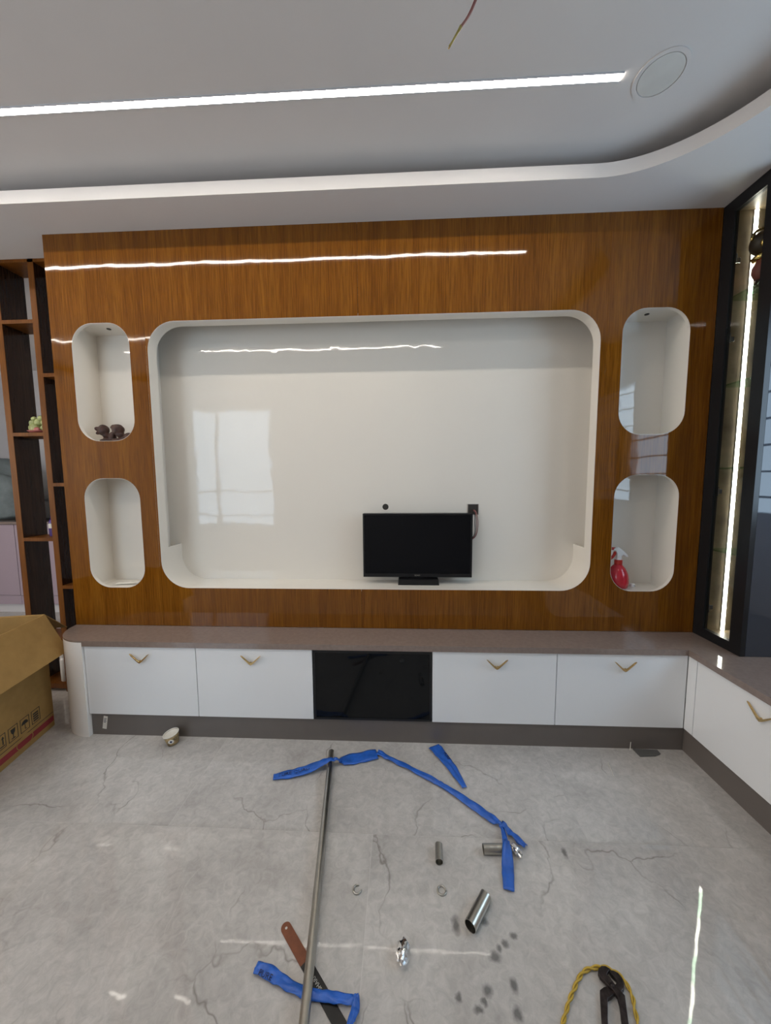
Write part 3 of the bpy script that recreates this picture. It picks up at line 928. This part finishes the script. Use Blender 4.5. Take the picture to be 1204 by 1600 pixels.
bo = Vector((-.352, YS + .075, .9985))
t_ = thing('purple_bottle', bo, 'small purple bottle standing on the shelf beside the panelled wall', 'bottle')
obj('body', lathe([(0, 0), (.020, 0), (.022, .004), (.022, .085), (.016, .105), (0, .105)], bo, 20), M['purple'], t_, smooth=True)
obj('label_band', lathe([(.0224, .052), (.0226, .053), (.0226, .080), (.0224, .081)], bo, 20), M['paper'], t_)
obj('neck', lathe([(0, .104), (.012, .105), (.010, .130), (0, .130)], bo, 16), M['purple'], t_, smooth=True)
obj('cap', lathe([(0, .129), (.012, .130), (.012, .150), (.004, .165), (0, .165)], bo, 16), M['black_plastic'], t_)

def jar(p, h, r, label, mat):
    t_ = thing('shelf_jar', p, label, 'jar')
    obj('body', lathe([(0, 0), (r * .9, 0), (r, .004), (r, h * .75), (r * .7, h * .84), (0, h * .84)], p, 18), mat, t_, smooth=True)
    obj('lid', lathe([(0, h * .83), (r * .75, h * .84), (r * .75, h), (0, h)], p, 18), M['white_plastic'], t_)
jar(Vector((-.045, YS + .03, 1.3355)), .05, .012, 'tiny pale jar on the narrow shelf against the panelled wall', M['paper'])
jar(Vector((-.325, YS + .05, .0525)), .19, .030, 'white jar low on the shelf behind the rounded column', M['white_plastic'])

# ------------------------------------------------------------------ kitchen seen through the shelf
KY = 1.45
ke = [-3.12, -2.57, -2.02, -1.47, -.92]
LK = ['lavender kitchen cabinet furthest left behind the shelf divider', 'lavender kitchen cabinet at the left picture edge behind the shelf divider',
      'lavender kitchen cabinet seen through the open shelves', 'lavender kitchen cabinet hidden mostly behind the panelled wall']
for i in range(4):
    x0, x1 = ke[i], ke[i + 1]
    t_ = thing('kitchen_cabinet', ((x0 + x1) / 2, KY + .3, 0), LK[i], 'cabinet', 'lavender kitchen cabinets')
    obj('body', bx(x0 + .001, x1 - .001, KY + .021, YK - .005, .10, .925), M['lavender'], t_)
    obj('door', bx(x0 + .003, x1 - .003, KY, KY + .020, .195, .920), M['lavender'], t_, bevel=.001)
    obj('lower_rail', bx(x0 + .001, x1 - .001, KY + .004, KY + .020, .10, .190), M['lavender'], t_)
    obj('kick_board', bx(x0 + .001, x1 - .001, KY + .05, KY + .065, .0, .099), M['wall'], t_)
kt = obj('kitchen_worktop', bx(-3.14, -.90, KY - .02, YK - .004, .926, .953), M['counter'], None, (-2, 1.7, .926))
tag(kt, 'kitchen worktop above the lavender cabinets behind the shelf divider', 'worktop')
b_ = bmesh.new()
bmesh.ops.create_icosphere(b_, subdivisions=5, radius=1, matrix=Matrix.Translation((-2.62, 1.74, 1.20)) @ Matrix.Diagonal((.55, .24, .42, 1)))
for v in b_.verts:
    v.co += Vector((0, 0, 1)) * .09 * noise.noise(Vector((v.co.x * 3, v.co.y * 3, v.co.z * 12))) + Vector((0, 1, 0)) * .05 * noise.noise(v.co * 9 + Vector((5, 0, 0)))
    if v.co.z < .955: v.co.z = .9545
    v.co.y = min(v.co.y, YK - .01)
cl = obj('draped_sheet', b_, M['cloth'], None, (-2.62, 1.74, .954), smooth=True)
tag(cl, 'crumpled grey-green sheet heaped on the kitchen worktop', 'sheet')
b_ = bx(-1.80, -1.58, 1.52, 1.72, .9545, 1.17)
bp = obj('black_pouch', b_, M['black_plastic'], None, (-1.69, 1.62, .9545), bevel=.03, seg=3)
tag(bp, 'black pouch on the kitchen worktop behind the purple bottle', 'pouch')

# ------------------------------------------------------------------ cardboard box
A = Vector((-.060, -.117, 0))
ud = Vector((.195, -.981, 0)).normalized()        # along the visible side
vd = Vector((-.981, -.195, 0)).normalized()       # away from it
LS, LBk, HB, TH = .74, .56, .627, .006
cb_ = thing('cardboard_box', A + ud * LS / 2 + vd * LBk / 2, 'open brown cardboard carton with shipping symbols and a red stripe', 'box')
def quad(p, q, r, s, th, name, mat=None, parent=None):
    """slab from 4 corners, thickness th along the normal"""
    n_ = (q - p).cross(s - p).normalized() * th
    bm = bmesh.new()
    a = [bm.verts.new(v) for v in (p, q, r, s)]; b = [bm.verts.new(v + n_) for v in (p, q, r, s)]
    bm.faces.new(a[::-1]); bm.faces.new(b)
    for i in range(4): bm.faces.new((a[i], a[(i + 1) % 4], b[(i + 1) % 4], b[i]))
    return obj(name, bm, mat or M['cardboard'], parent or cb_)
Z = Vector((0, 0, 1))
z0_ = Z * .001
B_, C_, D_ = A + ud * LS, A + ud * LS + vd * LBk, A + vd * LBk
quad(A + z0_, B_ + z0_, B_ + Z * HB, A + Z * HB, TH, 'side_panel')
quad(D_ + z0_, A + z0_ + vd * TH, A + Z * HB + vd * TH, D_ + Z * HB, TH, 'back_panel')
quad(B_ + z0_ + vd * TH, C_ + z0_, C_ + Z * HB, B_ + Z * HB + vd * TH, TH, 'front_panel')
quad(C_ + z0_ - ud * TH, D_ + z0_ + ud * TH, D_ + Z * HB + ud * TH, C_ + Z * HB - ud * TH, TH, 'far_panel')
quad(A + z0_ * 2 + vd * TH + ud * TH, D_ + z0_ * 2 - vd * TH + ud * TH, C_ + z0_ * 2 - vd * TH - ud * TH, B_ + z0_ * 2 + vd * TH - ud * TH, .004, 'base_panel')
top = Z * (HB + .001)
fo_ = -vd * .105 - Z * .205
quad(A + top - vd * .001, B_ + top - vd * .001, B_ + top + fo_, A + top + fo_ + ud * .010, .004, 'side_flap')
bo_ = -ud * .155 - Z * .135
quad(D_ + top, A + top, A + top + bo_ + vd * .004, D_ + top + bo_, .004, 'back_flap')
quad(D_ + top + ud * .01 + vd * .006, C_ + top + vd * .006, C_ + top + vd * .15 - Z * .17, D_ + top + vd * .15 - Z * .17, -.004, 'far_flap')
# printing on the visible side; local a runs along the side, b is height
Rm = Matrix(((ud.x, 0, -vd.x, A.x), (ud.y, 0, -vd.y, A.y), (0, 1, 0, 0), (0, 0, 0, 1)))
def flat(polys, name, mat, lift=.0004):
    bm = bmesh.new()
    for p in polys: prism(p, .0002, .0002 + lift, 'z', bm)
    bmesh.ops.transform(bm, matrix=Rm, verts=bm.verts[:])
    return obj(name, bm, mat, cb_)
R4 = lambda a0, a1, b0, b1: [(a0, b0), (a1, b0), (a1, b1), (a0, b1)]
flat([R4(.004, LS - .004, .030, .060)], 'red_stripe', M['red_ink'])
flat([R4(.004, LS - .004, .078, .081)], 'printed_line', M['ink'])
ov = [(.185 + .045 * math.cos(a * math.pi / 14), .050 + .028 * math.sin(a * math.pi / 14)) for a in range(28)]
ov2 = [(.185 + .049 * math.cos(a * math.pi / 14), .050 + .032 * math.sin(a * math.pi / 14)) for a in range(28)]
bm = band(ov, ov2, .0007, .0011, 'z'); bmesh.ops.transform(bm, matrix=Rm, verts=bm.verts[:])
obj('printed_oval', bm, M['cardboard'], cb_)
def icon(a, kind):
    s = .052; b0 = .098
    L = [R4(a, a + s, b0, b0 + .003), R4(a, a + s, b0 + s + .015, b0 + s + .018), R4(a, a + .003, b0 + .003, b0 + s + .015), R4(a + s - .003, a + s, b0 + .003, b0 + s + .015)]
    m = a + s / 2
    if kind == 'arrows':
        for d in (-.011, .011):
            L += [R4(m + d - .003, m + d + .003, b0 + .018, b0 + .045), [(m + d - .008, b0 + .045), (m + d + .008, b0 + .045), (m + d, b0 + .058)]]
        L += [R4(m - .020, m + .020, b0 + .009, b0 + .014)]
    if kind == 'glass':
        L += [[(m - .013, b0 + .058), (m - .010, b0 + .040), (m - .002, b0 + .030), (m + .002, b0 + .030), (m + .010, b0 + .040), (m + .013, b0 + .058)],
              R4(m - .002, m + .002, b0 + .014, b0 + .030), R4(m - .010, m + .010, b0 + .009, b0 + .014)]
    if kind == 'umbrella':
        L += [[(m - .019, b0 + .036)] + [(m + .019 * math.cos(math.radians(t)), b0 + .036 + .02 * math.sin(math.radians(t))) for t in range(165, 10, -15)] + [(m + .019, b0 + .036)], R4(m - .0015, m + .0015, b0 + .012, b0 + .036), R4(m - .010, m, b0 + .009, b0 + .012)]
    if kind == 'stack':
        L += [R4(m - .016, m + .016, b0 + .010 + k * .012, b0 + .018 + k * .012) for k in range(4)]
    flat(L, 'printed_symbol', M['ink'])
for a, k in ((.085, 'stack'), (.150, 'umbrella'), (.215, 'glass'), (.280, 'arrows')): icon(a, k)

# ------------------------------------------------------------------ litter on the floor
def ribbon(pts, widths, name, parent, z=.003, fold=.006, seed=0, twist=None):
    """pts: (x, y[, z]) along the strip; crumpled film about 1 mm thick"""
    P = catmull([(p[0], p[1], p[2] if len(p) > 2 else z) for p in pts], 8)
    Wd = [w_[0] for w_ in catmull([(w_, 0, 0) for w_ in widths], 8)]
    bm = bmesh.new(); rows_ = []
    K = 7
    for i, p in enumerate(P):
        T = (P[min(i + 1, len(P) - 1)] - P[max(i - 1, 0)]); T.z = 0; T.normalize()
        S = Vector((-T.y, T.x, 0))
        w_ = max(.004, Wd[i])
        row = []
        for k in range(K):
            u = k / (K - 1) - .5
            crease = abs(noise.noise(Vector((i * .16 + seed, k * 1.7, seed)))) * fold * 1.8
            hump = fold * (.30 + .5 * (1 - abs(u) * 2)) * (1.4 if w_ < .02 else .7)
            row.append(bm.verts.new(p + S * u * w_ * (1 + .10 * noise.noise(Vector((i * .35, seed, k * .1)))) + Z * (crease + hump)))
        rows_.append(row)
    for a, b in zip(rows_, rows_[1:]):
        for k in range(K - 1): bm.faces.new((a[k], a[k + 1], b[k + 1], b[k]))
    o = obj(name, bm, M['blue'], parent, smooth=True)
    md = o.modifiers.new('thick', 'SOLIDIFY'); md.thickness = .0012; md.offset = 1
    return o

PR = .0132
t_ = thing('blue_packing_strip', (1.8, -.4, 0), 'long knotted blue plastic packing strip lying across the steel pipe', 'plastic strip', 'blue plastic strips')
zt_ = PR * 2 + .003
r1 = ribbon([(1.281, -.416, .003), (1.36, -.396, .004), (1.44, -.372, .012), (1.500, -.352, zt_), (1.545, -.338, zt_), (1.575, -.325, .010)], [.030, .046, .046, .034, .020, .009], 'film_end', t_, seed=1)
ribbon([(1.562, -.326, .008), (1.590, -.312, .004), (1.66, -.290, .003), (1.740, -.266, .003)], [.012, .060, .064, .060], 'film_length', t_, seed=2)
ribbon([(1.742, -.258, .004), (1.80, -.292, .003), (1.898, -.347, .003), (2.00, -.408, .003), (2.061, -.449, .003), (2.155, -.525, .003), (2.215, -.578, .003), (2.246, -.606, .006)], [.026, .026, .024, .024, .024, .036, .034, .010], 'film_length', t_, fold=.010, seed=3)
ribbon([(2.244, -.604, .006), (2.274, -.639, .003), (2.308, -.682, .003)], [.012, .026, .024], 'film_tail', t_, fold=.012, seed=4)
ribbon([(2.245, -.606, .006), (2.240, -.660, .012), (2.234, -.700, zt_ + .006), (2.224, -.75, .010), (2.207, -.818, .003)], [.012, .020, .028, .040, .034], 'film_tail', t_, fold=.008, seed=5)
b_ = bmesh.new(); ball(b_, (2.245, -.605, .010), (.012, .012, .008), 2); obj('knot', b_, M['blue'], t_, smooth=True)
ang = math.atan2(-.352 + .416, 1.500 - 1.281)
def film_text(s, size, x, y, z, a, tilt=0.0):
    obj('printed_words', text(s, size, Matrix.Translation((x, y, z)) @ Matrix.Rotation(a, 4, 'Z') @ Matrix.Rotation(tilt, 4, 'Y'), .0004), M['blue_ink'], t_)
tb = text('PURE QUALITY', .025, Matrix.Translation((1.385, -.389, 0)) @ Matrix.Rotation(ang, 4, 'Z'), .0003)
for v in tb.verts:
    f_ = (v.co.x - 1.281) / (1.500 - 1.281)
    v.co.z += .0105 + .004 * f_ + .026 * max(0, f_ - .35) ** 1.6
obj('printed_words', tb, M['blue_ink'], t_)

t_ = thing('blue_packing_strip', (2.08, -.32, 0), 'short tapering blue plastic strip lying alone near the plinth', 'plastic strip', 'blue plastic strips')
ribbon([(2.022, -.205), (2.055, -.262), (2.095, -.340), (2.133, -.440)], [.062, .054, .044, .022], 'film', t_, seed=6)
film_text('PURE', .020, 2.077, -.274, .0135, math.atan2(-.235, .11))

t_ = thing('blue_packing_strip', (1.6, -1.05, 0), 'twisted blue plastic strip under the pipe and over the hacksaw blade', 'plastic strip', 'blue plastic strips')
ribbon([(1.458, -1.028, .003), (1.50, -1.036, .003), (1.54, -1.052, .003), (1.60, -1.068, .003), (1.65, -1.074, .004), (1.70, -1.077, .005), (1.745, -1.080, .004)], [.024, .030, .025, .023, .021, .022, .018], 'film', t_, fold=.006, seed=7)
ribbon([(1.742, -1.074, .006), (1.742, -1.096, .004), (1.733, -1.118, .003), (1.730, -1.14, .003)], [.014, .020, .016, .014], 'film_tail', t_, fold=.010, seed=8)
film_text('PURE', .018, 1.492, -1.046, .0125, -.25)

# long steel pipe
p0, p1_ = Vector((1.516, -.268, PR + .0006)), Vector((1.6665, -1.50, PR + .0135))
t_ = thing('steel_pipe', (1.6, -.9, 0), 'long thin steel pipe lying on the floor towards the cabinets', 'pipe')
def hollow(a, b, r, th=.0016, n=24):
    bm = bmesh.new()
    a, b = Vector(a), Vector(b)
    T = (b - a).normalized(); N_ = T.orthogonal().normalized(); Bn = T.cross(N_)
    R_ = []
    for p, rr in ((a, r), (b, r), (b, r - th), (a, r - th)):
        R_.append([bm.verts.new(p + (N_ * math.cos(2 * math.pi * k / n) + Bn * math.sin(2 * math.pi * k / n)) * rr) for k in range(n)])
    for i in range(4):
        A_, B2 = R_[i], R_[(i + 1) % 4]
        for k in range(n): bm.faces.new((A_[k], A_[(k + 1) % n], B2[(k + 1) % n], B2[k]))
    return bm
po = obj('pipe_wall', hollow(p0, p1_, PR, .0015), M['steel'], t_); autosmooth(po, 40)
T_ = (p1_ - p0).normalized()
obj('end_plug', tube([p0 + T_ * .004, p0 + T_ * .03], PR - .0017, 20), M['black_plastic'], t_)

def offcut(a, b, r, label):
    o = obj('pipe_offcut', hollow((a[0], a[1], r + .0006), (b[0], b[1], r + .0006), r), M['steel'], None, ((a[0] + b[0]) / 2, (a[1] + b[1]) / 2, .0006))
    autosmooth(o, 40)
    tag(o, label, 'pipe', 'short steel pipe offcuts')
offcut((1.994, -.690), (1.990, -.748), .0135, 'short steel pipe offcut between the long pipe and the blue strip tail')
offcut((2.152, -.700), (2.232, -.697), .0155, 'steel pipe offcut with its end under the blue strip tail')
offcut((2.126, -.846), (2.062, -.925), .0185, 'largest steel pipe offcut, lying next to the dark smudges')

def ring(c_, r, label, gap=0):
    pts = [(c_[0] + r * math.cos(math.radians(a)), c_[1] + r * math.sin(math.radians(a)), .0032) for a in range(gap, 361, 8)]
    o = obj('metal_ring', tube(pts, .0027, 8), M['steel'], None, (c_[0], c_[1], .001), smooth=True)
    tag(o, label, 'ring', 'thin metal rings on the floor')
ring((1.990, -.824), .013, 'closed thin metal ring on the floor right of the long pipe')
ring((1.714, -.832), .0125, 'split open metal ring on the floor close to the long pipe', 70)

def foil(c_, s, label, seed):
    b = bmesh.new(); ball(b, (c_[0], c_[1], s[2]), s, 3, Matrix.Rotation(c_[2], 4, 'Z'))
    for v in b.verts:
        v.co += (v.co - Vector((c_[0], c_[1], s[2]))) * .45 * noise.noise(v.co * 90 + Vector((seed, 0, 0)))
        v.co.z = max(v.co.z, .0008)
    o = obj('crumpled_foil', b, M['foil'], None, (c_[0], c_[1], .0008))
    tag(o, label, 'foil', 'crumpled foil pieces')
foil((1.861, -.985, -.2), (.018, .028, .014), 'crumpled silver foil lying alone in the middle foreground', 1)
foil((2.270, -.700, .5), (.015, .024, .012), 'small silver foil scrap between the two blue strip tails', 4)

# hacksaw blade
t_ = thing('hacksaw_blade', (1.6, -1.02, 0), 'flat hacksaw blade, brown at one end and black at the other, under the pipe', 'blade')
a0, a1 = Vector((1.502, -.928, 0)), Vector((1.745, -1.152, 0))
T_ = (a1 - a0).normalized(); S_ = Vector((-T_.y, T_.x, 0)); Ls = (a1 - a0).length
def seg(s0, s1, nm, mat, z0, z1, hw=.0145, rounded=False):
    pl = []
    if rounded:
        cc = a0 + T_ * (s0 + hw)
        pl = [cc - T_ * hw * math.cos(math.radians(t)) + S_ * hw * math.sin(math.radians(t)) for t in range(-90, 91, 15)]
    else:
        pl = [a0 + T_ * s0 - S_ * hw, a0 + T_ * s0 + S_ * hw]
    pl += [a0 + T_ * s1 + S_ * hw, a0 + T_ * s1 - S_ * hw]
    return obj(nm, prism([(p.x, p.y) for p in pl], z0, z1, 'z'), mat, t_)
seg(0, .120, 'painted_end', M['rust'], .0006, .0024, rounded=True)
bl = seg(.1201, Ls, 'blade_body', M['saw_black'], .0006, .0024)
hc = a0 + T_ * .016
obj('pin_hole', prism([(hc.x + .0035 * math.cos(k * math.pi / 6), hc.y + .0035 * math.sin(k * math.pi / 6)) for k in range(12)], .0024, .0027, 'z'), M['pale_print'], t_)
tc_ = a0 + T_ * .178
obj('printed_word', text('SHARP', .013, Matrix.Translation((tc_.x, tc_.y, .0027)) @ Matrix.Rotation(math.atan2(T_.y, T_.x) + math.pi, 4, 'Z'), .0002), M['pale_print'], bl)

# pincers with yellow wire
t_ = thing('iron_pincers', (2.40, -1.04, 0), 'dark iron pincers lying open on the floor at the bottom edge', 'pincers')
arm1 = [(2.402, -0.996), (2.393, -1.001), (2.387, -1.008), (2.388, -1.015), (2.396, -1.023), (2.401, -1.032), (2.408, -1.039), (2.412, -1.051), (2.409, -1.064), (2.403, -1.079), (2.394, -1.098), (2.375, -1.14), (2.390, -1.142), (2.407, -1.098), (2.417, -1.075), (2.424, -1.059), (2.429, -1.048), (2.423, -1.04), (2.417, -1.031), (2.411, -1.019), (2.405, -1.012), (2.409, -1.006), (2.421, -0.999), (2.413, -0.996)]
arm2 = [(2.42, -1.0), (2.431, -1.0), (2.44, -1.004), (2.444, -1.012), (2.443, -1.023), (2.437, -1.031), (2.426, -1.037), (2.414, -1.039), (2.406, -1.041), (2.397, -1.046), (2.384, -1.051), (2.376, -1.066), (2.366, -1.083), (2.357, -1.1), (2.335, -1.142), (2.322, -1.140), (2.347, -1.1), (2.354, -1.084), (2.364, -1.063), (2.376, -1.038), (2.388, -1.033), (2.401, -1.03), (2.411, -1.027), (2.42, -1.027), (2.428, -1.023), (2.43, -1.014), (2.423, -1.006)]
def grow(poly, d):
    n_ = len(poly); out = []
    area = sum(poly[i][0] * poly[(i + 1) % n_][1] - poly[(i + 1) % n_][0] * poly[i][1] for i in range(n_))
    sg = 1 if area > 0 else -1
    for i in range(n_):
        a, b = Vector(poly[i - 1]), Vector(poly[(i + 1) % n_])
        t2 = (b - a).normalized()
        out.append((poly[i][0] + sg * t2.y * d, poly[i][1] - sg * t2.x * d))
    return out
arm1, arm2 = grow(arm1, .0018), grow(arm2, .0018)
obj('jaw_arm', prism(arm1, .007, .018, 'z'), M['iron'], t_, bevel=.0012)
obj('jaw_arm', prism(arm2, .001, .012, 'z'), M['iron'], t_, bevel=.0012)
obj('rivet', lathe([(0, 0), (.006, 0), (.005, .003), (0, .0035)], (2.409, -1.031, .0168), 16), M['iron'], t_, smooth=True)
yl = [(2.235, -1.14), (2.25, -1.101), (2.264, -1.084), (2.287, -1.057), (2.307, -1.038), (2.329, -1.017), (2.35, -1.002), (2.366, -0.995), (2.383, -0.992), (2.402, -0.989), (2.425, -0.992), (2.448, -1.006), (2.454, -1.024), (2.454, -1.042), (2.446, -1.062), (2.44, -1.082), (2.436, -1.093), (2.425, -1.14)]
P = catmull([(x, y, .0055) for x, y in yl], 6)
t_ = thing('yellow_wire', (2.35, -1.0, 0), 'twisted pair of yellow wires looped around the iron pincers', 'wire')
for ph in (0, math.pi):
    pts = []; s_ = 0
    for i, p in enumerate(P):
        if i: s_ += (p - P[i - 1]).length
        T = (P[min(i + 1, len(P) - 1)] - P[max(i - 1, 0)]).normalized(); S = Vector((-T.y, T.x, 0))
        a = s_ / .055 * 2 * math.pi + ph
        pts.append(p + (S * math.cos(a) + Z * math.sin(a)) * .0029)
    obj('wire_strand', tube(pts, .0026, 8), M['yellow'], t_, smooth=True)

# paper cup
cc = Vector((.690, -.226, .0055))
t_ = thing('paper_cup', cc, 'small printed paper tub tipped on the floor against the plinth', 'cup')
RM = Matrix.Translation(cc) @ Matrix.Rotation(math.radians(-9), 4, 'Y') @ Matrix.Rotation(math.radians(4), 4, 'X') @ Matrix.Diagonal((1, 1, 1.2, 1))
def cup(prof, nm, mat, n=28):
    bm = lathe(prof, (0, 0, 0), n); bmesh.ops.transform(bm, matrix=RM, verts=bm.verts[:])
    return obj(nm, bm, mat, t_, smooth=True)
cup([(0, 0), (.0265, 0), (.0345, .042), (.0333, .042), (.0255, .003), (0, .003)], 'tub_wall', M['cup_print'])
cup([(.0342, .041), (.0362, .042), (.0366, .0445), (.0345, .046), (.0330, .043)], 'rolled_rim', M['paper'])
cup([(0, .0031), (.0252, .0031), (.0331, .0410), (.0328, .0412), (.0246, .0042), (0, .0042)], 'inner_lining', M['paper'])
lm = RM @ Matrix.Rotation(math.radians(18), 4, 'Z') @ Matrix.Translation((.004, -.0322, .022)) @ Matrix.Rotation(math.radians(100.8), 4, 'X')
b_ = lathe([(0, -.001), (.012, -.001), (.012, .0006), (0, .0006)], (0, 0, 0), 20); bmesh.ops.transform(b_, matrix=lm @ Matrix.Diagonal((1.1, .8, 1, 1)), verts=b_.verts[:])
lg = obj('oval_mark', b_, M['paper'], t_)
b_ = lathe([(0, .0006), (.005, .0006), (.005, .0010), (0, .0010)], (0, 0, 0), 16); bmesh.ops.transform(b_, matrix=lm, verts=b_.verts[:])
obj('mark_centre', b_, M['blue_ink'], lg)

# chips by the plinth
o = obj('stone_scrap', prism([(3.004, -.184), (3.120, -.188), (3.118, -.212), (3.085, -.226), (3.008, -.232)], .0006, .006, 'z'), M['scrap'], None, (3.06, -.205, .0006), bevel=.001)
tag(o, 'flat dark stone scrap on the floor by the corner plinth', 'scrap')
o = obj('thin_shaving', tube(catmull([(2.833, -.272, .002), (2.826, -.305, .003), (2.815, -.350, .002)], 4), .0013, 6), M['paper'], None, (2.825, -.31, .0007))
tag(o, 'thin pale shaving on the floor in front of the corner plinth', 'scrap')
o = obj('thin_shaving', tube([(2.985, -D1 - .004, .004), (2.992, -D1 + .004, .040)], .0014, 6), M['paper'], None, (2.985, -D1, .003))
tag(o, 'tiny pale splinter leaning on the plinth above the stone scrap', 'scrap')
